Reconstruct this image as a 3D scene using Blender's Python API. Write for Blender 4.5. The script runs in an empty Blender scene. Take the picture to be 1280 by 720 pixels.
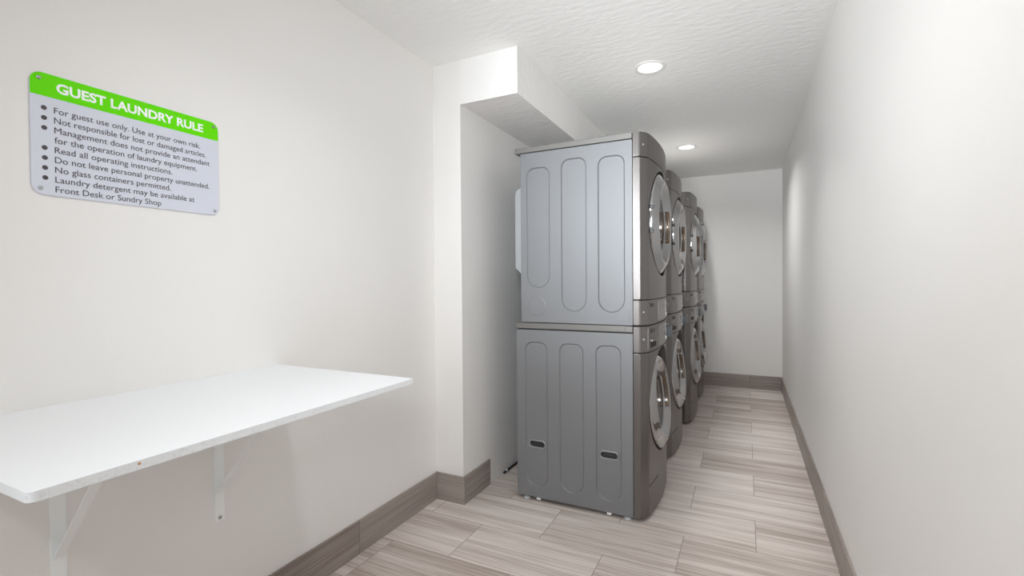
import bpy, bmesh, math, random
from mathutils import Vector, Matrix

S = bpy.context.scene
COL = S.collection
PI = math.pi
random.seed(4)

# ------------------------------------------------------------------ camera
F_PX, YAW, PITCH, ROLL, EYE = 594.17, 0.4568, 0.0143, 0.0075, 1.2114
fw = Vector((-math.sin(YAW), math.cos(YAW), 0))
rt = Vector((math.cos(YAW), math.sin(YAW), 0))
up = Vector((0, 0, 1))
f2 = fw * math.cos(PITCH) - up * math.sin(PITCH)
u2 = up * math.cos(PITCH) + fw * math.sin(PITCH)
R = rt * math.cos(ROLL) - u2 * math.sin(ROLL)
U = rt * math.sin(ROLL) + u2 * math.cos(ROLL)
cam_data = bpy.data.cameras.new('camera')
cam_data.sensor_width = 36.0
cam_data.lens = F_PX / 1280 * 36.0
cam_data.clip_start = 0.02
cam = bpy.data.objects.new('camera', cam_data)
COL.objects.link(cam)
M4 = Matrix.Identity(4)
for i in range(3):
    M4[i][0], M4[i][1], M4[i][2] = R[i], U[i], -f2[i]
M4[2][3] = EYE
cam.matrix_world = M4
S.camera = cam

# ------------------------------------------------------------------ light and exposure
S.view_settings.view_transform = 'Standard'
S.view_settings.look = 'None'
S.view_settings.exposure = 0.06
S.view_settings.gamma = 1.0
S.view_settings.use_curve_mapping = False
S.cycles.max_bounces = 20; S.cycles.diffuse_bounces = 16; S.cycles.glossy_bounces = 8
W = bpy.data.worlds.new('world'); S.world = W; W.use_nodes = True
W.node_tree.nodes['Background'].inputs[0].default_value = (0.85, 0.92, 1.0, 1)
W.node_tree.nodes['Background'].inputs[1].default_value = 1.0

REAR_FILL_POWER, REAR_FILL_COLOR = 1.5, (0.90, 0.95, 1.0)
LAMP_COLOR = (1.0, 0.995, 0.985)

def area(name, loc, rot, sx, sy, power, color, shape='RECTANGLE', parent=None):
    d = bpy.data.lights.new(name, 'AREA')
    d.shape = shape; d.size = sx
    if shape in ('RECTANGLE', 'ELLIPSE'): d.size_y = sy
    d.energy = power; d.color = color
    o = bpy.data.objects.new(name, d); COL.objects.link(o)
    o.location = loc; o.rotation_euler = rot
    if parent: o.parent = parent
    return o

# room dimensions (metres)
XL, XC, XS, XR = -1.5537, -1.3769, -1.0362, 0.3557
YB, YC, YW = -3.20, 2.1863, 5.8887
ZC, ZS, ZBB, TBB = 2.4004, 2.1639, 0.1507, 0.009

# cool fill lamp at an unseen window added behind the camera
area('added_window_fill', ((XL + XR) / 2, YB + 0.03, 1.36), (PI / 2, 0, 0), 1.5, 1.8, REAR_FILL_POWER, REAR_FILL_COLOR)

# unseen fill lamps added beside the camera: one towards the machines, two across to the right wall, one up the ceiling
def aimed(name, loc, to, sx, sy, power, spread, color):
    o = area(name, loc, (0, 0, 0), sx, sy, power, color)
    o.rotation_euler = (Vector(to) - Vector(loc)).to_track_quat('-Z', 'Y').to_euler()
    o.data.spread = math.radians(spread)
FILL_COLOR = (0.91, 0.96, 1.0)
aimed('fill_right', (0.14, -0.7, 1.8), (-1.25, 2.5, 1.4), 0.4, 0.5, 5.0, 66, FILL_COLOR)
aimed('fill_left', (-1.0, -1.0, 1.3), (0.35, 2.4, 1.7), 0.4, 0.4, 4.2, 70, FILL_COLOR)
aimed('fill_up', (-0.2, -0.4, 1.25), (-0.3, 4.5, 2.45), 0.4, 0.4, 3.0, 50, FILL_COLOR)
aimed('fill_high', (-1.2, -0.2, 1.9), (0.3, 2.8, 2.0), 0.4, 0.4, 3.6, 65, FILL_COLOR)

# ------------------------------------------------------------------ helpers
def link(name, me, mat=None, parent=None):
    o = bpy.data.objects.new(name, me)
    COL.objects.link(o)
    if mat: me.materials.append(mat)
    if parent: o.parent = parent
    return o

def obj(name, bm, mat, parent=None, smooth=True, ang=35):
    bmesh.ops.recalc_face_normals(bm, faces=bm.faces[:])
    me = bpy.data.meshes.new(name)
    bm.to_mesh(me); bm.free()
    if smooth:
        me.shade_smooth(); me.set_sharp_from_angle(angle=math.radians(ang))
    o = link(name, me, mat, parent)
    if smooth:
        w = o.modifiers.new('weighted normals', 'WEIGHTED_NORMAL'); w.keep_sharp = True; w.weight = 80
    return o

def struct(name, bm, mat):
    o = obj(name, bm, mat, smooth=False); o['kind'] = 'structure'
    return o

def thing(name, label, cat, loc=(0, 0, 0), group=None):
    o = bpy.data.objects.new(name, None); COL.objects.link(o)
    o.empty_display_size = 0.05
    o.location = loc
    return tag(o, label, cat, group)

def tag(o, label, cat, group=None):
    o['label'] = label; o['category'] = cat
    if group: o['group'] = group
    return o

def dup(root, loc, label):
    r = root.copy(); COL.objects.link(r); r.location = loc; r['label'] = label
    def kids(src, dst):
        for c in [k for k in src.children]:
            n = c.copy(); COL.objects.link(n); n.parent = dst
            kids(c, n)
    kids(root, r)
    return r

def B(*a, bev=0.0, seg=2, bm=None):
    """box x0,x1,y0,y1,z0,z1"""
    x0, x1, y0, y1, z0, z1 = a
    t = bmesh.new()
    bmesh.ops.create_cube(t, size=1)
    for v in t.verts:
        v.co = Vector(((x0 + x1) / 2 + v.co.x * (x1 - x0), (y0 + y1) / 2 + v.co.y * (y1 - y0), (z0 + z1) / 2 + v.co.z * (z1 - z0)))
    if bev: bmesh.ops.bevel(t, geom=t.edges[:], offset=bev, segments=seg, affect='EDGES', profile=0.5)
    return join(bm, t)

def join(bm, t):
    if bm is None: return t
    me = bpy.data.meshes.new('tmp'); t.to_mesh(me); t.free(); bm.from_mesh(me); bpy.data.meshes.remove(me)
    return bm

def prism(pts, z0, z1, bev=0.0, seg=2, bm=None):
    """plan polygon (x,y) raised from z0 to z1"""
    t = bmesh.new()
    lo = [t.verts.new((x, y, z0)) for x, y in pts]; hi = [t.verts.new((x, y, z1)) for x, y in pts]
    n = len(pts)
    f0 = t.faces.new(lo[::-1]); f1 = t.faces.new(hi)
    for i in range(n): t.faces.new((lo[i], lo[(i + 1) % n], hi[(i + 1) % n], hi[i]))
    if bev:
        es = list({e for f in (f0, f1) for e in f.edges})
        bmesh.ops.bevel(t, geom=es, offset=bev, segments=seg, affect='EDGES', profile=0.5)
    return join(bm, t)

def lathe(profile, n=64, bm=None, mtx=None, cap0=False, cap1=False):
    """profile (r,h) turned about the local x axis; h runs along +x"""
    t = bmesh.new(); rings = []
    for r, h in profile:
        if r < 1e-6: rings.append([t.verts.new((h, 0, 0))])
        else: rings.append([t.verts.new((h, r * math.cos(2 * PI * i / n), r * math.sin(2 * PI * i / n))) for i in range(n)])
    for a, b in zip(rings, rings[1:]):
        for i in range(n):
            j = (i + 1) % n
            if len(a) == 1: t.faces.new((a[0], b[i], b[j]))
            elif len(b) == 1: t.faces.new((a[i], b[0], a[j]))
            else: t.faces.new((a[i], b[i], b[j], a[j]))
    if cap0 and len(rings[0]) > 1: t.faces.new(rings[0])
    if cap1 and len(rings[-1]) > 1: t.faces.new(rings[-1])
    if mtx is not None: t.transform(mtx)
    return join(bm, t)

def tube(pts, r, n=10, bm=None):
    t = bmesh.new(); rings = []
    pts = [Vector(p) for p in pts]
    for i, p in enumerate(pts):
        d = (pts[min(i + 1, len(pts) - 1)] - pts[max(i - 1, 0)]).normalized()
        a = d.orthogonal().normalized() if abs(d.z) > 0.95 else d.cross(Vector((0, 0, 1))).normalized()
        b = d.cross(a).normalized()
        rings.append([t.verts.new(p + a * r * math.cos(2 * PI * k / n) + b * r * math.sin(2 * PI * k / n)) for k in range(n)])
    for a, b in zip(rings, rings[1:]):
        for k in range(n): t.faces.new((a[k], a[(k + 1) % n], b[(k + 1) % n], b[k]))
    t.faces.new(rings[0]); t.faces.new(rings[-1][::-1])
    return join(bm, t)

def rrect(x0, x1, z0, z1, rb, rtp, n=8):
    """closed outline with bottom corner radius rb and top corner radius rtp"""
    P = []
    for cx, cz, r, a0 in ((x1 - rb, z0 + rb, rb, -90), (x1 - rtp, z1 - rtp, rtp, 0), (x0 + rtp, z1 - rtp, rtp, 90), (x0 + rb, z0 + rb, rb, 180)):
        for i in range(n + 1):
            a = math.radians(a0 + 90 * i / n)
            P.append((cx + r * math.cos(a), cz + r * math.sin(a)))
    Q = []
    for p in P:
        if not Q or (Vector(p) - Vector(Q[-1])).length > 1e-5: Q.append(p)
    if (Vector(Q[0]) - Vector(Q[-1])).length < 1e-5: Q.pop()
    return Q

def cut(o, cutter_bm):
    """carve the cutter out of the object's mesh"""
    bmesh.ops.recalc_face_normals(cutter_bm, faces=cutter_bm.faces[:])
    me = bpy.data.meshes.new('cut'); cutter_bm.to_mesh(me); cutter_bm.free()
    c = bpy.data.objects.new('cut', me); COL.objects.link(c); c.parent = o.parent
    o.modifiers.clear()
    m = o.modifiers.new('cut', 'BOOLEAN'); m.operation = 'DIFFERENCE'; m.object = c; m.solver = 'EXACT'
    dg = bpy.context.evaluated_depsgraph_get(); dg.update()
    new = bpy.data.meshes.new_from_object(o.evaluated_get(dg))
    o.modifiers.clear(); old = o.data; o.data = new
    bpy.data.meshes.remove(old); bpy.data.objects.remove(c); bpy.data.meshes.remove(me)
    o.data.shade_smooth(); o.data.set_sharp_from_angle(angle=math.radians(30))
    w = o.modifiers.new('weighted normals', 'WEIGHTED_NORMAL'); w.keep_sharp = True; w.weight = 80

# ------------------------------------------------------------------ materials
def lin(r, g, b):
    f = lambda c: ((c / 255 + 0.055) / 1.055) ** 2.4 if c / 255 > 0.04045 else c / 255 / 12.92
    return (f(r), f(g), f(b), 1)

def mat(name, col, rough=0.5, metal=0.0, spec=0.5, emit=None, emit_strength=0):
    m = bpy.data.materials.new(name); m.use_nodes = True
    b = m.node_tree.nodes['Principled BSDF']
    b.inputs['Base Color'].default_value = col if len(col) == 4 else (*col, 1)
    b.inputs['Roughness'].default_value = rough
    b.inputs['Metallic'].default_value = metal
    b.inputs['Specular IOR Level'].default_value = spec
    if emit:
        b.inputs['Emission Color'].default_value = (*emit, 1); b.inputs['Emission Strength'].default_value = emit_strength
    return m

def bump_noise(m, scale, strength, dist, stretch=(1, 1, 1), detail=4, var=None):
    nt = m.node_tree; N = nt.nodes; L = nt.links
    b = N['Principled BSDF']
    tc = N.new('ShaderNodeTexCoord'); mp = N.new('ShaderNodeMapping')
    mp.inputs['Scale'].default_value = stretch
    L.new(tc.outputs['Object'], mp.inputs['Vector'])
    n = N.new('ShaderNodeTexNoise'); n.inputs['Scale'].default_value = scale; n.inputs['Detail'].default_value = detail
    L.new(mp.outputs[0], n.inputs['Vector'])
    bp = N.new('ShaderNodeBump'); bp.inputs['Strength'].default_value = strength; bp.inputs['Distance'].default_value = dist
    L.new(n.outputs['Fac'], bp.inputs['Height']); L.new(bp.outputs[0], b.inputs['Normal'])
    if var:
        base = b.inputs['Base Color'].default_value[:]
        n2 = N.new('ShaderNodeTexNoise'); n2.inputs['Scale'].default_value = var[0]; n2.inputs['Detail'].default_value = 3
        L.new(tc.outputs['Object'], n2.inputs['Vector'])
        mx = N.new('ShaderNodeMix'); mx.data_type = 'RGBA'
        mx.inputs['A'].default_value = base
        mx.inputs['B'].default_value = (*[c * k for c, k in zip(base[:3], var[1])], 1)
        L.new(n2.outputs['Fac'], mx.inputs['Factor']); L.new(mx.outputs['Result'], b.inputs['Base Color'])
    return m

def tile_mat(name, u_axis, v_axis, u0, v0, bw, bh, dark, light, offset=0.5, rough=0.42):
    """wood-look porcelain plank: grain runs along u; joints every bw along u and bh along v"""
    m = mat(name, light, rough); nt = m.node_tree; N = nt.nodes; L = nt.links; b = N['Principled BSDF']
    tc = N.new('ShaderNodeTexCoord'); sp = N.new('ShaderNodeSeparateXYZ'); L.new(tc.outputs['Object'], sp.inputs[0])
    def add(sock, k):
        a = N.new('ShaderNodeMath'); a.operation = 'ADD'; L.new(sock, a.inputs[0]); a.inputs[1].default_value = k; return a.outputs[0]
    u = add(sp.outputs[u_axis], u0); v = add(sp.outputs[v_axis], v0)
    cb = N.new('ShaderNodeCombineXYZ'); L.new(u, cb.inputs[0]); L.new(v, cb.inputs[1])
    br = N.new('ShaderNodeTexBrick'); br.offset = offset; br.offset_frequency = 2; br.squash = 1
    br.inputs['Scale'].default_value = 1; br.inputs['Mortar Size'].default_value = 0.0016; br.inputs['Mortar Smooth'].default_value = 0.1
    br.inputs['Bias'].default_value = 0; br.inputs['Brick Width'].default_value = bw; br.inputs['Row Height'].default_value = bh
    br.inputs['Color1'].default_value = (0, 0, 0, 1); br.inputs['Color2'].default_value = (1, 1, 1, 1); br.inputs['Mortar'].default_value = (0.5, 0.5, 0.5, 1)
    L.new(cb.outputs[0], br.inputs['Vector'])
    def mul(sock, k):
        a = N.new('ShaderNodeMath'); a.operation = 'MULTIPLY'; L.new(sock, a.inputs[0]); a.inputs[1].default_value = k; return a.outputs[0]
    def noise(su, sv, k, detail, rough_):
        c = N.new('ShaderNodeCombineXYZ'); L.new(mul(u, su), c.inputs[0]); L.new(mul(v, sv), c.inputs[1]); L.new(mul(br.outputs['Color'], k), c.inputs[2])
        n = N.new('ShaderNodeTexNoise'); n.inputs['Scale'].default_value = 1; n.inputs['Detail'].default_value = detail
        n.inputs['Roughness'].default_value = rough_; n.inputs['Distortion'].default_value = 0.25
        L.new(c.outputs[0], n.inputs['Vector']); return n.outputs['Fac']
    def math2(op, a, b_):
        x = N.new('ShaderNodeMath'); x.operation = op; L.new(a, x.inputs[0])
        if isinstance(b_, (int, float)): x.inputs[1].default_value = b_
        else: L.new(b_, x.inputs[1])
        return x.outputs[0]
    broad = noise(1.1, 17, 37, 4, 0.55); fine = noise(2.0, 125, 53, 4, 0.65)
    g = math2('ADD', mul(broad, 0.52), mul(fine, 0.48))
    tone = mul(math2('SUBTRACT', br.outputs['Color'], 0.35), 0.16)
    g = math2('ADD', g, tone)
    cr = N.new('ShaderNodeValToRGB')
    e = cr.color_ramp.elements
    e[0].position = 0.37; e[0].color = dark; e[1].position = 0.69; e[1].color = light
    mid = cr.color_ramp.elements.new(0.52); mid.color = tuple(d * 0.42 + l * 0.58 for d, l in zip(dark, light))
    L.new(g, cr.inputs[0])
    mx = N.new('ShaderNodeMix'); mx.data_type = 'RGBA'
    L.new(br.outputs['Fac'], mx.inputs['Factor']); L.new(cr.outputs[0], mx.inputs['A'])
    mx.inputs['B'].default_value = tuple(c * 0.78 for c in dark[:3]) + (1,)
    L.new(mx.outputs['Result'], b.inputs['Base Color'])
    bp = N.new('ShaderNodeBump'); bp.inputs['Strength'].default_value = 0.25; bp.inputs['Distance'].default_value = 0.001; bp.invert = True
    L.new(br.outputs['Fac'], bp.inputs['Height']); L.new(bp.outputs[0], b.inputs['Normal'])
    return m

WALL = bump_noise(mat('painted_wall', lin(239, 238, 236), 0.62, spec=0.3), 60, 0.10, 0.004, var=(1.3, (0.965, 0.955, 0.955)))
SOFFIT = bump_noise(mat('painted_soffit', lin(239, 238, 237), 0.7, spec=0.3), 16, 0.35, 0.012, stretch=(1, 2.2, 1))
CEIL = bump_noise(mat('textured_ceiling', lin(246, 246, 245), 0.75, spec=0.2), 15, 0.25, 0.012, stretch=(1, 2.4, 1), detail=5)
D_, L_ = lin(166, 150, 140), lin(240, 232, 226)
FLOOR = tile_mat('plank_tile_floor', 'X', 'Y', 0.873 + 6.1, -1.7385 + 0.3065 * 20, 0.61, 0.3065, D_, L_)
Db, Lb = lin(128, 117, 110), lin(172, 163, 157)
BB_Y = tile_mat('plank_tile_base_lengthwise', 'Y', 'Z', 6.1 - 1.311, 1.0, 0.607, 50, Db, Lb)
BB_X = tile_mat('plank_tile_base_crosswise', 'X', 'Z', 6.1 + 0.873, 1.0, 0.61, 50, Db, Lb)

STEEL_SIDE = bump_noise(mat('grey_metallic_paint', (0.256, 0.263, 0.275), 0.52, 0.5), 900, 0.05, 0.0004)
STEEL_TRIM = mat('grey_metallic_trim', (0.235, 0.23, 0.22), 0.5, 0.6)
STEEL_FRONT = bump_noise(mat('graphite_steel_front', (0.195, 0.183, 0.176), 0.33, 0.85), 40, 0.04, 0.0006, stretch=(1, 1, 30))
PANEL_GREY = mat('graphite_control_panel', (0.21, 0.195, 0.188), 0.36, 0.7)
DISPLAY = mat('display_plate', (0.28, 0.262, 0.25), 0.3, 0.6)
CHROME = mat('chrome', (0.46, 0.46, 0.465), 0.08, 1.0)
DARK_PLASTIC = mat('dark_plastic', (0.035, 0.035, 0.038), 0.4)
RIM = mat('satin_rim', (0.42, 0.425, 0.435), 0.3, 0.8)
POCKET = mat('pocket_plastic', (0.085, 0.087, 0.09), 0.4)
SEAM = mat('seam_black', (0.012, 0.012, 0.013), 0.6)
GLASS = mat('tinted_door_glass', (0.085, 0.083, 0.082), 0.12, 0.2, 0.6)
BRONZE = mat('bronze_grip', (0.24, 0.165, 0.11), 0.35, 0.6)
BUTTON = mat('white_button', (0.85, 0.85, 0.85), 0.3)
GALV = mat('galvanised_back', (0.42, 0.44, 0.46), 0.45, 0.4)
FOOT = mat('pale_plastic_foot', (0.72, 0.76, 0.80), 0.35)
READER = mat('slate_plastic', (0.10, 0.11, 0.12), 0.35)
LAMINATE = bump_noise(mat('white_laminate', lin(236, 239, 242), 0.32, spec=0.4), 400, 0.03, 0.0003)
def speckled():
    m = mat('chipped_edge_banding', lin(226, 229, 231), 0.5)
    N = m.node_tree.nodes; L = m.node_tree.links
    tc = N.new('ShaderNodeTexCoord'); v = N.new('ShaderNodeTexNoise'); v.inputs['Scale'].default_value = 220; v.inputs['Detail'].default_value = 2
    L.new(tc.outputs['Object'], v.inputs['Vector'])
    cr = N.new('ShaderNodeValToRGB'); e = cr.color_ramp.elements
    e[0].position = 0.30; e[0].color = lin(214, 216, 219); e[1].position = 0.46; e[1].color = lin(226, 229, 231)
    L.new(v.outputs['Fac'], cr.inputs[0]); L.new(cr.outputs[0], N['Principled BSDF'].inputs['Base Color'])
    return m
EDGE = speckled()
CHIP = mat('bare_chipboard', lin(190, 140, 90), 0.8)
WHITE_STEEL = mat('white_powder_coat', lin(246, 250, 251), 0.4)
SCREW = mat('zinc_screw', (0.42, 0.44, 0.45), 0.3, 0.9)
SIGN_WHITE = mat('sign_pale_grey', lin(214, 218, 230), 0.35)
SIGN_GREEN = mat('sign_green', lin(104, 228, 0), 0.5, spec=0.15)
SIGN_TEXT = mat('sign_dark_lettering', lin(72, 66, 72), 0.5)
SIGN_TITLE = mat('sign_white_lettering', lin(250, 252, 250), 0.4)
LENS = mat('lit_lens', (1, 1, 1), 0.4, emit=(1.0, 0.98, 0.95), emit_strength=2.0)
TRIM_W = mat('white_trim', lin(236, 236, 234), 0.45)
FRAME_W = mat('white_added_frame', lin(232, 232, 230), 0.4)
GAP_BLACK = mat('gap_black', (0.02, 0.02, 0.022), 0.55)

# ------------------------------------------------------------------ the room
T = 0.10
struct('floor', B(XL - T, XR + T, YB - T, YW + T, -0.12, 0), FLOOR)
struct('ceiling', B(XL - T, XR + T, YB - T, YW + T, ZC, ZC + 0.12), CEIL)
struct('wall_left', B(XL - T, XL, YB - T, YC, 0, ZC), WALL)
bm = B(XL - T, XC, YC, YW + T, 0, ZC)
struct('wall_column', bm, WALL)
struct('ceiling_soffit', B(XC, XS, YC, YW, ZS, ZC), SOFFIT)
struct('wall_right', B(XR, XR + T, YB - T, YW + T, 0, ZC), WALL)
struct('wall_back', B(XC, XR, YW, YW + T, 0, ZC), WALL)
# wall behind the camera with a window opening added to let in fill light
wx0, wx1, wz0, wz1 = -1.38, 0.18, 0.40, 2.30
bm = B(XL, wx0, YB - T, YB, 0, ZC); B(wx1, XR, YB - T, YB, 0, ZC, bm=bm); B(wx0, wx1, YB - T, YB, 0, wz0, bm=bm); B(wx0, wx1, YB - T, YB, wz1, ZC, bm=bm)
struct('wall_front', bm, WALL)
bm = B(wx0, wx0 + 0.04, YB - 0.06, YB - 0.02, wz0, wz1); B(wx1 - 0.04, wx1, YB - 0.06, YB - 0.02, wz0, wz1, bm=bm)
B(wx0 + 0.04, wx1 - 0.04, YB - 0.06, YB - 0.02, wz0, wz0 + 0.04, bm=bm); B(wx0 + 0.04, wx1 - 0.04, YB - 0.06, YB - 0.02, wz1 - 0.04, wz1, bm=bm)
struct('added_window', bm, FRAME_W)

struct('baseboard_left', B(XL, XL + TBB, YB, YC - TBB, 0, ZBB, bev=0.001, seg=1), BB_Y)
struct('baseboard_column_face', B(XL, XC + TBB, YC - TBB, YC, 0, ZBB, bev=0.001, seg=1), BB_X)
struct('baseboard_column_side', B(XC, XC + TBB, YC + 0.0006, 2.4744, 0, ZBB, bev=0.001, seg=1), BB_Y)
struct('baseboard_back', B(XC, XR - TBB, YW - TBB, YW, 0, ZBB, bev=0.001, seg=1), BB_X)
struct('baseboard_right', B(XR - TBB, XR, YB, YW, 0, ZBB, bev=0.001, seg=1), BB_Y)

# ------------------------------------------------------------------ laundry machines
HW = 0.343                      # half the width of a machine
XF = 0.297                      # where cabinet side meets front, from the machine's axis
APEX, SAG = 0.385, 0.022
def front_x(y): return APEX - SAG * (min(abs(y), 0.298) / 0.298) ** 2 if abs(y) <= 0.298 else 0.363 - 0.033 * (abs(y) - 0.298) / 0.045

def front_plan(x_in=0.2985, grow=0.0, edge=0.0):
    P = [(x_in, -HW + edge), (0.326, -HW + edge), (0.3335, -HW + 0.003 + edge)]
    P += [(front_x(y) + grow, y) for y in [-0.306, -0.298 + 0.006] + [-0.27 + 0.54 * i / 18 for i in range(19)] + [0.298 - 0.006, 0.306]]
    P += [(0.3335, HW - 0.003 - edge), (0.326, HW - edge), (x_in, HW - edge)]
    return P

def cabinet(name, xb, xf, z0, z1, pills, pockets, parent, knock=None, corner=None):
    """steel case whose two sides carry recessed pressings"""
    bm = bmesh.new(); DEP = 0.007
    for sgn in (-1, 1):
        Y = sgn * HW
        def V(x, z, d=0.0): return bm.verts.new((x, Y - sgn * d, z))
        def face(pts, d): bm.faces.new([V(x, z, d) for x, z in pts])
        pl = []; edge = xb
        for (x0, x1, p0, p1, rtp) in pills:
            rb = (x1 - x0) / 2 - 1e-4; k = 0.006
            o = rrect(x0, x1, p0, p1, rb, rtp)
            i = rrect(x0 + k, x1 - k, p0 + k, p1 - k, rb - k, max(rtp - k, 0.004))
            pl.append((o, i))
            face([(edge, z0), (x0, z0), (x0, z1), (edge, z1)], 0)           # flat strip before the pressing
            mid = (p0 + p1) / 2
            hi_ = sorted([p for p in o if p[1] > mid], key=lambda p: math.atan2(p[1] - mid, p[0] - (x0 + x1) / 2))
            lo_ = sorted([p for p in o if p[1] < mid], key=lambda p: math.atan2(p[1] - mid, p[0] - (x0 + x1) / 2))
            face([(x0, z1)] + hi_[::-1] + [(x1, z1)], 0)
            face([(x0, z0), (x1, z0)] + lo_[::-1], 0)
            edge = x1
        face([(edge, z0), (xf, z0), (xf, z1), (edge, z1)], 0)
        for o, i in pl:
            k = len(o); prev = [V(x, z, 0) for x, z in o]
            for f in (0.25, 0.5, 0.75, 1.0):
                d = DEP * (0.5 - 0.5 * math.cos(PI * f))
                cur = [V(a[0] + (b[0] - a[0]) * f, a[1] + (b[1] - a[1]) * f, d) for a, b in zip(o, i)]
                for q in range(k): bm.faces.new((prev[q], prev[(q + 1) % k], cur[(q + 1) % k], cur[q]))
                prev = cur
            xs = [p[0] for p in i]; hole = None
            for (cx, cz, w, h) in pockets:
                if min(xs) < cx < max(xs): hole = (cx, cz, rrect(cx - w / 2, cx + w / 2, cz - h / 2, cz + h / 2, h / 2 - 1e-4, h / 2 - 1e-4))
            if hole is None:
                face(i, DEP)
            else:                                                            # pressing floor in two halves round the pocket
                cx, cz, hp = hole; zm = (min(p[1] for p in i) + max(p[1] for p in i)) / 2
                ang = lambda p, c: math.atan2(p[1] - c, p[0] - cx) % (2 * PI)
                up_o = sorted([p for p in i if p[1] > cz], key=lambda p: ang(p, cz)); up_h = sorted([p for p in hp if p[1] > cz], key=lambda p: ang(p, cz))
                dn_o = sorted([p for p in i if p[1] < cz], key=lambda p: ang(p, cz)); dn_h = sorted([p for p in hp if p[1] < cz], key=lambda p: ang(p, cz))
                L0, R0 = (min(xs), cz), (max(xs), cz); l1, r1 = (min(p[0] for p in hp), cz), (max(p[0] for p in hp), cz)
                face([R0] + up_o + [L0, l1] + up_h[::-1] + [r1], DEP)
                face([L0] + dn_o + [R0, r1] + dn_h[::-1] + [l1], DEP)
    # rest of the box
    v = {}
    for x in (xb, xf):
        for y in (-HW, HW):
            for z in (z0, z1): v[x, y, z] = bm.verts.new((x, y, z))
    a, b = -HW, HW
    for q in (((xb, a, z0), (xb, b, z0), (xb, b, z1), (xb, a, z1)), ((xf, a, z0), (xf, b, z0), (xf, b, z1), (xf, a, z1)),
              ((xb, a, z1), (xf, a, z1), (xf, b, z1), (xb, b, z1)), ((xb, a, z0), (xf, a, z0), (xf, b, z0), (xb, b, z0))):
        bm.faces.new([v[p] for p in q])
    if knock:                   # shallow round blank pressed out of the near side
        for sgn in (-1, 1):
            t = bmesh.new(); n = 40; rr = [(0.0, 0.0012), (0.049, 0.0012), (0.0535, 0.0)]
            rings = []
            for r, h in rr:
                rings.append([t.verts.new((knock[0] + r * math.cos(2 * PI * j / n), sgn * (HW + h), knock[1] + r * math.sin(2 * PI * j / n))) for j in range(n)] if r else [t.verts.new((knock[0], sgn * (HW + h), knock[1]))])
            for j in range(n):
                jj = (j + 1) % n
                t.faces.new((rings[0][0], rings[1][j], rings[1][jj])); t.faces.new((rings[1][j], rings[2][j], rings[2][jj], rings[1][jj]))
            join(bm, t)
    if corner:                  # small raised L in the bottom front corner
        for sgn in (-1, 1):
            x0, x1, c0, c1 = corner
            lo, hi = sorted((sgn * (HW - 0.001), sgn * (HW + 0.002)))
            B(x0, x1, lo, hi, c0, c0 + 0.008, bev=0.0009, seg=2, bm=bm); B(x1 - 0.008, x1, lo, hi, c0 + 0.0078, c1, bev=0.0009, seg=2, bm=bm)
    c = obj(name, bm, STEEL_SIDE, parent, smooth=False)
    for (cx, cz, w, h) in pockets:
        for sgn in (-1, 1):
            t = bmesh.new(); prev = None
            #        grow, depth
            for k, d in ((0.0005, 0.0022), (-0.001, 0.007), (-0.002, 0.030)):
                cur = [t.verts.new((x, sgn * (HW - d), z)) for x, z in rrect(cx - w / 2 - k, cx + w / 2 + k, cz - h / 2 - k, cz + h / 2 + k, h / 2 + k - 1e-4, h / 2 + k - 1e-4)]
                if prev:
                    for q in range(len(cur)): t.faces.new((prev[q], prev[(q + 1) % len(cur)], cur[(q + 1) % len(cur)], cur[q]))
                prev = cur
            t.faces.new(prev)
            obj('grip_pocket', t, POCKET, c)
            t = bmesh.new(); prev = None
            for k, d in ((0.010, 0.0074), (0.0085, 0.0035), (0.006, 0.0018), (0.003, 0.0022), (0.0, 0.0068)):
                cur = [t.verts.new((x, sgn * (HW - d), z)) for x, z in rrect(cx - w / 2 - k, cx + w / 2 + k, cz - h / 2 - k, cz + h / 2 + k, h / 2 + k - 1e-4, h / 2 + k - 1e-4)]
                if prev:
                    for q in range(len(cur)): t.faces.new((prev[q], prev[(q + 1) % len(cur)], cur[(q + 1) % len(cur)], cur[q]))
                prev = cur
            obj('grip_rim', t, RIM, c, ang=60)
    return c

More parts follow.
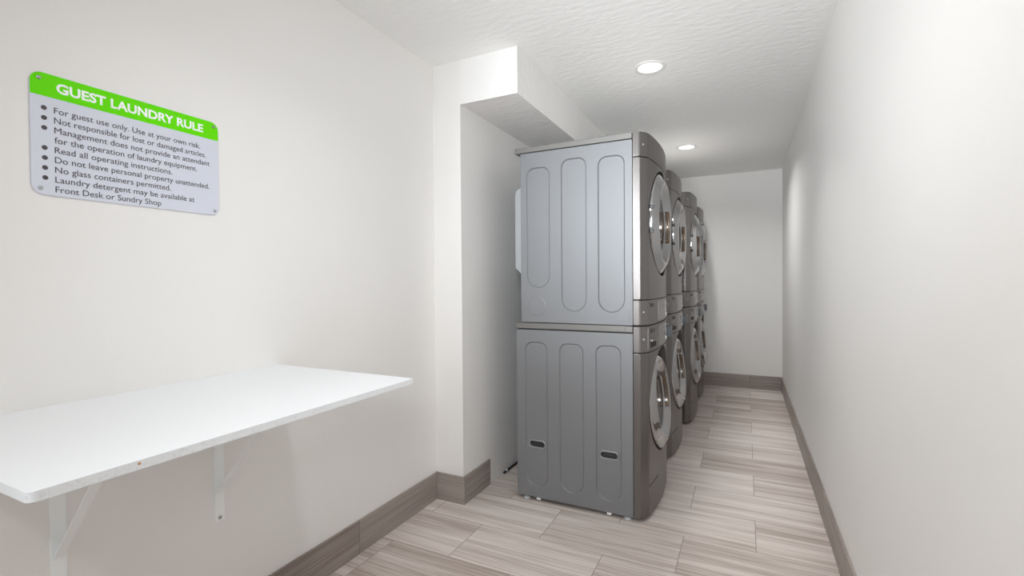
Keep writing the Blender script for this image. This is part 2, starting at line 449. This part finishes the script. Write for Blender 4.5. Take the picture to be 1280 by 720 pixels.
def make_door(parent, cz, tilt, x0, R0, dial_label=None):
    """chrome porthole door; x0 = where its back plane sits on the front"""
    MX = Matrix.Translation((x0, 0, cz)) @ Matrix.Rotation(-tilt, 4, 'Y')
    s = R0 / 0.272
    prof = [(0.262, -0.004), (0.272, 0.000), (0.272, 0.014), (0.269, 0.019), (0.262, 0.0225), (0.248, 0.030), (0.236, 0.038), (0.228, 0.0425), (0.221, 0.044),
            (0.214, 0.042), (0.207, 0.036), (0.192, 0.020), (0.178, 0.009), (0.172, 0.006)]
    prof = [(r * s, h) for r, h in prof]
    d = obj('door', lathe(prof, 96, mtx=MX), CHROME, parent, ang=50)
    gl = [(0.176 * s, 0.008), (0.170 * s, 0.0075), (0.12 * s, 0.005), (0.06 * s, 0.0035), (0, 0.003)]
    obj('glass', lathe(gl, 64, mtx=MX), GLASS, d, ang=60)
    # grip let into the far side of the ring
    def on_ring(bm): bm.transform(MX); return bm
    def arc_bar(r0, r1, h0, h1, half, bev):
        bm = bmesh.new(); prev = None; n = 14
        for q in range(n + 1):
            a = -half + 2 * half * q / n; c, s_ = math.cos(a), math.sin(a)
            cur = [bm.verts.new((hh, r * c, r * s_)) for r, hh in ((r0, h0), (r1, h0), (r1, h1), (r0, h1))]
            if prev:
                for e in range(4): bm.faces.new((prev[e], prev[(e + 1) % 4], cur[(e + 1) % 4], cur[e]))
            else: bm.faces.new(cur)
            prev = cur
        bm.faces.new(prev[::-1])
        es = [e for e in bm.edges if len(e.link_faces) == 2 and e.calc_face_angle() > 1.0]
        bmesh.ops.bevel(bm, geom=es, offset=bev, segments=2, affect='EDGES', profile=0.5)
        return on_ring(bm)
    obj('handle', arc_bar(0.187 * s, 0.207 * s, 0.004, 0.0375, 0.46, 0.004), BRONZE, d)
    obj('handle_bar', arc_bar(0.185 * s, 0.190 * s, 0.022, 0.029, 0.38, 0.0015), CHROME, d)
    ga = [(0.266 * s, -0.0015), (0.2845 * s, -0.0015)]  # black ring gives the shade in the gap around the door
    obj('gap_ring', lathe(ga, 64, mtx=MX), SEAM, d)
    for zz in (0.062, -0.062) if tilt == 0 else ():
        a = math.asin(zz / (0.272 * s)); yy = -0.272 * s * math.cos(a)
        bm = B(0.004, 0.024, yy - 0.006, yy + 0.006, zz - 0.010, zz + 0.010, bev=0.003, seg=2)
        obj('hinge', on_ring(bm), DARK_PLASTIC, d)
    return d

def curved_plate(y0, y1, z0, z1, lift, depth=0.006, n=10):
    P = [(front_x(y0 + (y1 - y0) * i / n) + lift, y0 + (y1 - y0) * i / n) for i in range(n + 1)]
    Q = [(front_x(y0 + (y1 - y0) * i / n) - depth, y0 + (y1 - y0) * i / n) for i in range(n + 1)]
    return prism(P + Q[::-1], z0, z1, bev=min(0.0008, lift * 0.5))

def text_bm(body, size, extrude=0.0004, offset=0.0, align='LEFT'):
    cu = bpy.data.curves.new('t', 'FONT'); cu.body = body; cu.size = size; cu.extrude = extrude; cu.offset = offset; cu.align_x = align; cu.resolution_u = 4
    o = bpy.data.objects.new('t', cu); COL.objects.link(o)
    dg = bpy.context.evaluated_depsgraph_get(); dg.update()
    me = bpy.data.meshes.new_from_object(o.evaluated_get(dg))
    bm = bmesh.new(); bm.from_mesh(me)
    bpy.data.objects.remove(o); bpy.data.curves.remove(cu); bpy.data.meshes.remove(me)
    return bm

FACE_X = Matrix(((0, 0, 1, 0), (1, 0, 0, 0), (0, 1, 0, 0), (0, 0, 0, 1)))   # text (x,y,normal) -> (y,z,+x)

def logo(parent, y0, zc, lift=0.0):
    """ring mark with the two dark letters beside it"""
    yc = y0 + 0.012
    bm = lathe([(0.011, 0), (0.011, 0.003), (0.0075, 0.003), (0.0075, 0)], 28, mtx=Matrix.Translation((front_x(yc) - 0.0002, yc, zc)))
    B(front_x(yc) - 0.0004, front_x(yc) + 0.0008, yc - 0.0015, yc + 0.0012, zc - 0.006, zc + 0.004, bm=bm)
    t = text_bm('LG', 0.026, 0.0004, 0.0006)
    yy = y0 + 0.036; a = math.atan2(front_x(yy + 0.03) - front_x(yy), 0.03)
    t.transform(Matrix.Translation((front_x(yy) + 0.0006, yy, zc - 0.009)) @ Matrix.Rotation(-a, 4, 'Z') @ FACE_X)
    join(bm, t)
    bm.transform(Matrix.Translation((lift, 0, 0)))
    obj('logo', bm, DARK_PLASTIC, parent, smooth=False)

def controls(parent, z0, z1, washer):
    cp = obj('control_panel', prism(front_plan(), z0, z1, bev=0.003), PANEL_GREY, parent, ang=20)
    m = 0.008
    dp = obj('display', curved_plate(-0.115, 0.20, z0 + 0.010, z1 - 0.010, 0.0022), DISPLAY, cp, ang=20)
    sy = 0.125
    for k in range(5):
        zz = z1 - 0.024 - k * 0.0125
        obj('button', lathe([(0.0042, -0.001), (0.0042, 0.003), (0.003, 0.0042), (0, 0.0045)], 16, mtx=Matrix.Translation((front_x(sy) + 0.002, sy, zz))), BUTTON, cp)
    obj('start_button', lathe([(0.011, -0.001), (0.011, 0.004), (0.008, 0.006), (0, 0.0065)], 24, mtx=Matrix.Translation((front_x(0.14) + 0.002, 0.14, z0 + 0.030))), BUTTON, cp)
    bm = B(front_x(0.03), front_x(0.03) + 0.0028, 0.01, 0.06, z1 - 0.058, z1 - 0.030, bev=0.0008, seg=1)
    obj('screen', bm, GLASS, cp)
    logo(cp, -0.268, z1 - 0.026, 0.0024 if washer else 0.0)
    obj('screw', lathe([(0.006, -0.001), (0.0055, 0.002), (0.003, 0.0035), (0, 0.004)], 16, mtx=Matrix.Translation((front_x(-0.322), -0.322, z0 + 0.065)) @ Matrix.Rotation(-0.9, 4, 'Z')), SCREW, cp)
    if washer:
        dr = obj('detergent_drawer', curved_plate(-0.300, -0.128, z0 + 0.010, z1 - 0.012, 0.0022), PANEL_GREY, cp, ang=20)
        # logo and grip ride on the drawer front
        bm = curved_plate(-0.272, -0.175, z0 + 0.020, z0 + 0.060, 0.0036, n=6)
        obj('drawer_grip', bm, SEAM, cp)
        bm = curved_plate(-0.276, -0.171, z0 + 0.052, z0 + 0.062, 0.013, n=6)
        obj('drawer_lip', bm, DISPLAY, cp)
    return cp

def make_washer(loc, label):
    t = thing('washing_machine', label, 'washing machine', loc, 'washers in the bottom row')
    xb = -0.347
    cab = cabinet('cabinet', xb, XF - 0.002, 0.022, 0.9438,
                  [(-0.297, -0.163, 0.082, 0.878, 0.045), (-0.096, 0.039, 0.082, 0.879, 0.045), (0.103, 0.237, 0.079, 0.880, 0.045)],
                  [(-0.228, 0.315, 0.082, 0.026), (0.172, 0.315, 0.082, 0.026)], t)
    lid = obj('lid', B(xb - 0.003, XF - 0.002, -HW - 0.0015, HW + 0.0015, 0.950, 0.982, bev=0.004, seg=3), STEEL_TRIM, t)
    obj('lid_seam', B(xb + 0.006, XF - 0.006, -HW + 0.006, HW - 0.006, 0.9438, 0.950), SEAM, t)
    for sgn in (-1, 1):
        P = rrect(-0.163, 0.258, 0.958, 0.982, 0.008, 0.0005, 4)
        bm = bmesh.new(); a = [bm.verts.new((x, sgn * (HW + 0.0012), z)) for x, z in P]; b = [bm.verts.new((x, sgn * (HW + 0.0042), z)) for x, z in P]
        bm.faces.new(a); bm.faces.new(b)
        for i in range(len(P)): bm.faces.new((a[i], a[(i + 1) % len(P)], b[(i + 1) % len(P)], b[i]))
        obj('stacking_bracket', bm, STEEL_TRIM, lid)
    fp = obj('front_panel', prism(front_plan(), 0.020, 0.846, bev=0.004), STEEL_FRONT, t, ang=20)
    tilt = math.radians(6)
    MXc = Matrix.Translation((0.347, 0, 0.558)) @ Matrix.Rotation(-tilt, 4, 'Y')
    cut(fp, lathe([(0.281, 0), (0.288, 0.2)], 96, mtx=MXc, cap0=True, cap1=True))
    controls(t, 0.850, 0.9805, True)
    obj('front_seam', B(0.2955, 0.322, -HW + 0.004, HW - 0.004, 0.846, 0.850), SEAM, t)
    make_door(t, 0.552, tilt, 0.351, 0.264)
    ap = obj('access_panel', curved_plate(-0.285, -0.125, 0.052, 0.170, 0.0012), STEEL_FRONT, fp, ang=20)
    obj('access_seam', curved_plate(-0.287, -0.123, 0.1705, 0.1735, 0.0008), SEAM, fp)
    obj('access_screw', lathe([(0.004, -0.001), (0.004, 0.0025), (0, 0.003)], 14, mtx=Matrix.Translation((front_x(-0.29), -0.293, 0.158))), SCREW, fp)
    obj('card_reader', B(front_x(0.22) - 0.004, front_x(0.22) + 0.034, 0.185, 0.250, 0.872, 0.942, bev=0.009, seg=3), READER, t)
    for sx in (-0.30, 0.262):
        for sy in (-0.315, 0.315):
            bm = lathe([(0.018, 0), (0.018, 0.008), (0.012, 0.010), (0.008, 0.011), (0.008, 0.0225)], 20, cap0=True, cap1=True, mtx=Matrix.Translation((sx, sy, 0)) @ Matrix.Rotation(-PI / 2, 4, 'Y'))
            obj('foot', bm, FOOT, t)
    for sx in (-0.22, 0.172):
        bm = B(sx - 0.012, sx + 0.012, -HW - 0.001, -HW + 0.05, 0.010, 0.0225, bev=0.002, seg=2)
        obj('base_clip', bm, BUTTON, t)
    obj('back_panel', B(xb - 0.012, xb, -0.30, 0.30, 0.06, 0.90, bev=0.004), GALV, t)
    return t

def make_dryer(loc, label):
    t = thing('tumble_dryer', label, 'tumble dryer', loc, 'dryers in the top row')
    xb = -0.316
    cabinet('cabinet', xb, XF - 0.002, 0.0035, 0.927,
            [(-0.282, -0.145, 0.190, 0.846, 0.045), (-0.081, 0.059, 0.064, 0.872, 0.045), (0.119, 0.258, 0.064, 0.861, 0.045)], [], t,
            knock=(-0.223, 0.090), corner=(0.220, 0.284, 0.017, 0.074))
    obj('base_rim', B(xb + 0.01, XF - 0.004, -HW + 0.008, HW - 0.008, 0.0, 0.0035), SEAM, t)
    obj('lid', B(xb - 0.036, XF - 0.002, -HW - 0.0015, HW + 0.0015, 0.932, 0.963, bev=0.004, seg=3), STEEL_TRIM, t)
    obj('lid_seam', B(xb + 0.006, XF - 0.006, -HW + 0.006, HW - 0.006, 0.927, 0.932), SEAM, t)
    controls(t, 0.0035, 0.128, False)
    fp = obj('front_panel', prism(front_plan(), 0.132, 0.837, bev=0.003), STEEL_FRONT, t, ang=20)
    obj('front_seam', B(0.2955, 0.322, -HW + 0.004, HW - 0.004, 0.128, 0.132), SEAM, t)
    obj('top_seam', B(0.2955, 0.322, -HW + 0.004, HW - 0.004, 0.837, 0.841), SEAM, t)
    cut(fp, lathe([(0.286, 0), (0.286, 0.2)], 96, mtx=Matrix.Translation((0.359, 0, 0.537)), cap0=True, cap1=True))
    cap = obj('top_trim', prism(front_plan(), 0.841, 0.9625, bev=0.004, seg=3), STEEL_FRONT, t, ang=20)
    obj('screw', lathe([(0.006, -0.001), (0.0055, 0.002), (0.003, 0.0035), (0, 0.004)], 16, mtx=Matrix.Translation((front_x(-0.322), -0.322, 0.900)) @ Matrix.Rotation(-0.9, 4, 'Z')), SCREW, cap)
    make_door(t, 0.537, 0.0, 0.362, 0.273)
    # pale rear cover standing off the back
    P = [(xb, 0.235), (xb - 0.045, 0.29), (xb - 0.062, 0.30), (xb - 0.062, 0.715), (xb - 0.055, 0.74), (xb - 0.03, 0.755), (xb, 0.758)]
    bm = bmesh.new(); y0, y1 = -0.285, 0.285
    a = [bm.verts.new((x, y0, z)) for x, z in P]; b = [bm.verts.new((x, y1, z)) for x, z in P]
    bm.faces.new(a); bm.faces.new(b)
    for i in range(len(P)): bm.faces.new((a[i], a[(i + 1) % len(P)], b[(i + 1) % len(P)], b[i]))
    obj('rear_cover', bm, GALV, t)
    return t

MX0 = -0.80
MY = [2.387, 3.287, 4.182, 5.080]
MDX = [0.0, -0.012, 0.020, 0.010]
WL = ['grey front-loading washer nearest of the bottom row, with dark grip pockets in its side',
      'grey front-loading washer, second from the near end of the bottom row',
      'grey front-loading washer, third from the near end of the bottom row, beyond the wider gap',
      'grey front-loading washer at the far end of the bottom row, by the back wall']
DL = ['grey front-loading dryer stacked on the nearest washer, long pressed panels on its side',
      'grey front-loading dryer, second from the near end of the top row',
      'grey front-loading dryer, third from the near end of the top row, pale corner strip showing',
      'grey front-loading dryer at the far end of the top row, by the back wall']
for i in range(4):
    lw = (MX0 + MDX[i], MY[i] + HW, 0); ld = (MX0 + MDX[i], MY[i] + HW, 0.983)
    if i == 0: w0 = make_washer(lw, WL[0]); d0 = make_dryer(ld, DL[0])
    else: dup(w0, lw, WL[i]); dup(d0, ld, DL[i])

# ------------------------------------------------------------------ folding shelf and its brackets
SX, SY0, SY1, SZ0, SZ1 = -0.9295, 0.3023, 1.1912, 0.8941, 0.9106
sh = thing('wall_shelf', 'white laminate folding counter fixed to the wall below the green sign', 'shelf', (XL, (SY0 + SY1) / 2, SZ0))
def plan_board(x0, x1, y0, y1, r=0.012):
    P = [(x0, y0)]
    for cx, cy, a0 in ((x1 - r, y0 + r, -90), (x1 - 0.003, y1 - 0.003, 0)):
        rr = r if a0 < 0 else 0.003
        P += [(cx + rr * math.cos(math.radians(a0 + 90 * i / 5)), cy + rr * math.sin(math.radians(a0 + 90 * i / 5))) for i in range(6)]
    return P + [(x0, y1)]
hx = SX - XL; hy = (SY1 - SY0) / 2; th = SZ1 - SZ0
obj('board', prism(plan_board(0.0005, hx, -hy, hy), 0, th, bev=0.0012), LAMINATE, sh)
P = plan_board(0.0005, hx, -hy, hy)
bm = bmesh.new()
band = [(x, y) for x, y in P]
def off(p, q, r_):
    d1 = (Vector(q) - Vector(p)).normalized(); d2 = (Vector(r_) - Vector(q)).normalized(); n = Vector((d1.y, -d1.x)) + Vector((d2.y, -d2.x)); n.normalize(); return n
rows = []
for i, p in enumerate(band):
    n = off(band[max(i - 1, 0)] if i else (p[0] - 1, p[1]), p, band[i + 1] if i < len(band) - 1 else (p[0] - 1, p[1]))
    o = Vector(p) + n * 0.0004
    rows.append((bm.verts.new((o.x, o.y, 0.0006)), bm.verts.new((o.x, o.y, th - 0.0008))))
for a, b in zip(rows, rows[1:]): bm.faces.new((a[0], b[0], b[1], a[1]))
obj('edge_band', bm, EDGE, sh)
bm = lathe([(0.0028, 0), (0.0024, 0.0004), (0, 0.0006)], 9, mtx=Matrix.Translation((hx + 0.0002, 0.443 - (SY0 + SY1) / 2, 0.0105)))
c = obj('edge_chip', bm, CHIP, sh); c['label'] = 'small brown chip in the edge'

def bracket(yc, label):
    t = thing('shelf_bracket', label, 'bracket', (XL, yc, 0.425), 'brackets under the folding counter')
    top = SZ0 - 0.425; w = 0.0155
    bm = prism([(0, -w), (0.0035, -w), (0.0035, w), (0, w)], 0.006, top - 0.0005, bev=0.0006)
    obj('upright', bm, WHITE_STEEL, t)
    obj('arm', B(0.004, 0.345, -w, w, top - 0.004, top - 0.0003, bev=0.0006, seg=1), WHITE_STEEL, t)
    # diagonal channel brace
    a = Vector((0.0035, 0, 0.100)); b = Vector((0.318, 0, top - 0.004)); d = (b - a); L_ = d.length; ang = math.atan2(d.z, d.x)
    bm = B(0, L_, -0.012, 0.012, -0.0015, 0.0015, bev=0.0006, seg=1)
    B(0, L_, 0.0100, 0.012, 0.0014, 0.012, bev=0.0005, seg=1, bm=bm)
    bm.transform(Matrix.Translation(a) @ Matrix.Rotation(-ang, 4, 'Y'))
    obj('brace', bm, WHITE_STEEL, t)
    sc = obj('screw', lathe([(0.0062, 0.0025), (0.006, 0.0045), (0.004, 0.0058), (0.0025, 0.0050), (0, 0.0048)], 18, mtx=Matrix.Translation((0.001, 0, 0.018))), SCREW, t)
    return t
bracket(0.9665, 'white steel bracket under the far end of the counter, screw at its foot')
bracket(0.5595, 'white steel bracket under the near end of the counter')

# ------------------------------------------------------------------ sign
sy0, sy1, sz0, sz1 = 0.5231, 0.9794, 1.4334, 1.7332
sg = thing('wall_sign', 'white and bright green laundry rules sign screwed to the left wall', 'sign', (XL, (sy0 + sy1) / 2, (sz0 + sz1) / 2))
hw, hh = (sy1 - sy0) / 2, (sz1 - sz0) / 2
cy, cz = (sy0 + sy1) / 2, (sz0 + sz1) / 2
def plate(P, x0, x1, bev=0.0006):
    bm = prism(P, x0, x1, bev=bev)          # prism rises along z; turn so that it rises along +x
    bm.transform(FACE_X); return bm
obj('board', plate(rrect(-hw, hw, -hh, hh, 0.024, 0.024), 0.001, 0.0045), SIGN_WHITE, sg)
zb = 1.6762 - cz
obj('header_band', plate(rrect(-hw + 0.0003, hw - 0.0003, zb, hh - 0.0003, 0.0004, 0.0237), 0.0040, 0.0049, bev=0.0002), SIGN_GREEN, sg)
def line(name, body, ya, yb, zbase, size, m, bold=0.0):
    t = text_bm(body, size, 0.0002, bold)
    xs = [v.co.x for v in t.verts]; x0, x1 = min(xs), max(xs)
    k = (yb - ya) / (x1 - x0)
    t.transform(FACE_X @ Matrix.Translation((ya - cy, zbase - cz, 0.0049)) @ Matrix.Diagonal((k, 1, 1, 1)) @ Matrix.Translation((-x0, 0, 0)))
    obj(name, t, m, sg, smooth=False)
line('title_lettering', 'GUEST LAUNDRY RULE', 0.573, 0.932, 1.6925, 0.0335, SIGN_TITLE, 0.0011)
RULES = [('For guest use only. Use at your own risk.', 0.922, 1), ('Not responsible for lost or damaged articles.', 0.939, 1),
         ('Management does not provide an attendant', 0.951, 1), ('for the operation of laundry equipment.', 0.911, 0),
         ('Read all operating instructions.', 0.839, 1), ('Do not leave personal property unattended.', 0.948, 1),
         ('No glass containers permitted.', 0.834, 1), ('Laundry detergent may be available at', 0.902, 1), ('Front Desk or Sundry Shop', 0.807, 0)]
for i, (s, ye, bullet) in enumerate(RULES):
    zc_ = 1.6465 - 0.02455 * i
    line('rule_lettering', s, 0.5675, ye, zc_ - 0.0080, 0.0220, SIGN_TEXT, 0.0)
    if bullet:
        bm = lathe([(0.0056, 0), (0.0056, 0.0003), (0, 0.0003)], 20, mtx=Matrix.Translation((0.0047, 0.5485 - cy, zc_ + 0.001 - cz)))
        obj('bullet', bm, SIGN_TEXT, sg, smooth=False)
for y, z in ((0.5395, 1.7185), (0.965, 1.7185), (0.5395, 1.4490), (0.965, 1.4470)):
    obj('screw', lathe([(0.0048, 0.0), (0.0044, 0.0022), (0.0026, 0.0032), (0.0016, 0.0025), (0, 0.0024)], 18, mtx=Matrix.Translation((0.0046, y - cy, z - cz))), SCREW, sg)

# ------------------------------------------------------------------ ceiling lights
def downlight(x, y, power, spread, label):
    t = thing('downlight', label, 'ceiling light', (x, y, ZC), 'recessed ceiling downlights')
    turn = Matrix.Rotation(PI / 2, 4, 'Y')            # +x of the lathe points down
    obj('trim_ring', lathe([(0.064, 0.0005), (0.066, 0.004), (0.072, 0.006), (0.084, 0.0045), (0.088, 0.0005)], 48, mtx=turn), TRIM_W, t, ang=60)
    obj('lens', lathe([(0.0655, 0.0015), (0.05, 0.0025), (0, 0.003)], 48, mtx=turn), LENS, t)
    area('lamp', (0, 0, -0.012), (0, 0, 0), 0.12, 0.12, power, LAMP_COLOR, 'DISK', t).data.spread = math.radians(spread)
downlight(-0.480, 2.742, 4.6, 108, 'lit round downlight in the ceiling above the nearest dryer')
downlight(-0.475, 4.530, 14.0, 150, 'lit round downlight in the ceiling nearer the back wall')
downlight(-0.480, 0.950, 4.6, 140, 'added unseen downlight in the ceiling between the folding counter and the right wall')  # out of view, added to brighten the counter and near floor
downlight(-0.480, -0.840, 6.5, 140, 'added unseen downlight in the ceiling nearest the added window')  # extra lamp behind the camera, added as fill

# ------------------------------------------------------------------ shaded gap at the wall foot, added as a black cord
h = thing('gap_shade', 'black cord added for the shaded gap at the wall foot behind the nearest washer', 'gap_cord', (XC + 0.014, 2.64, 0))
pts = [(0, 0, 0.0075), (0.0, 0.08, 0.0075), (0.002, 0.3, 0.0075), (0.0, 0.7, 0.0075), (0.004, 1.2, 0.0075)]
obj('gap_cord', tube(pts, 0.007, 12), GAP_BLACK, h)
obj('clip', B(-0.006, 0.008, 0.028, 0.036, 0, 0.022, bev=0.001, seg=1), FOOT, h)
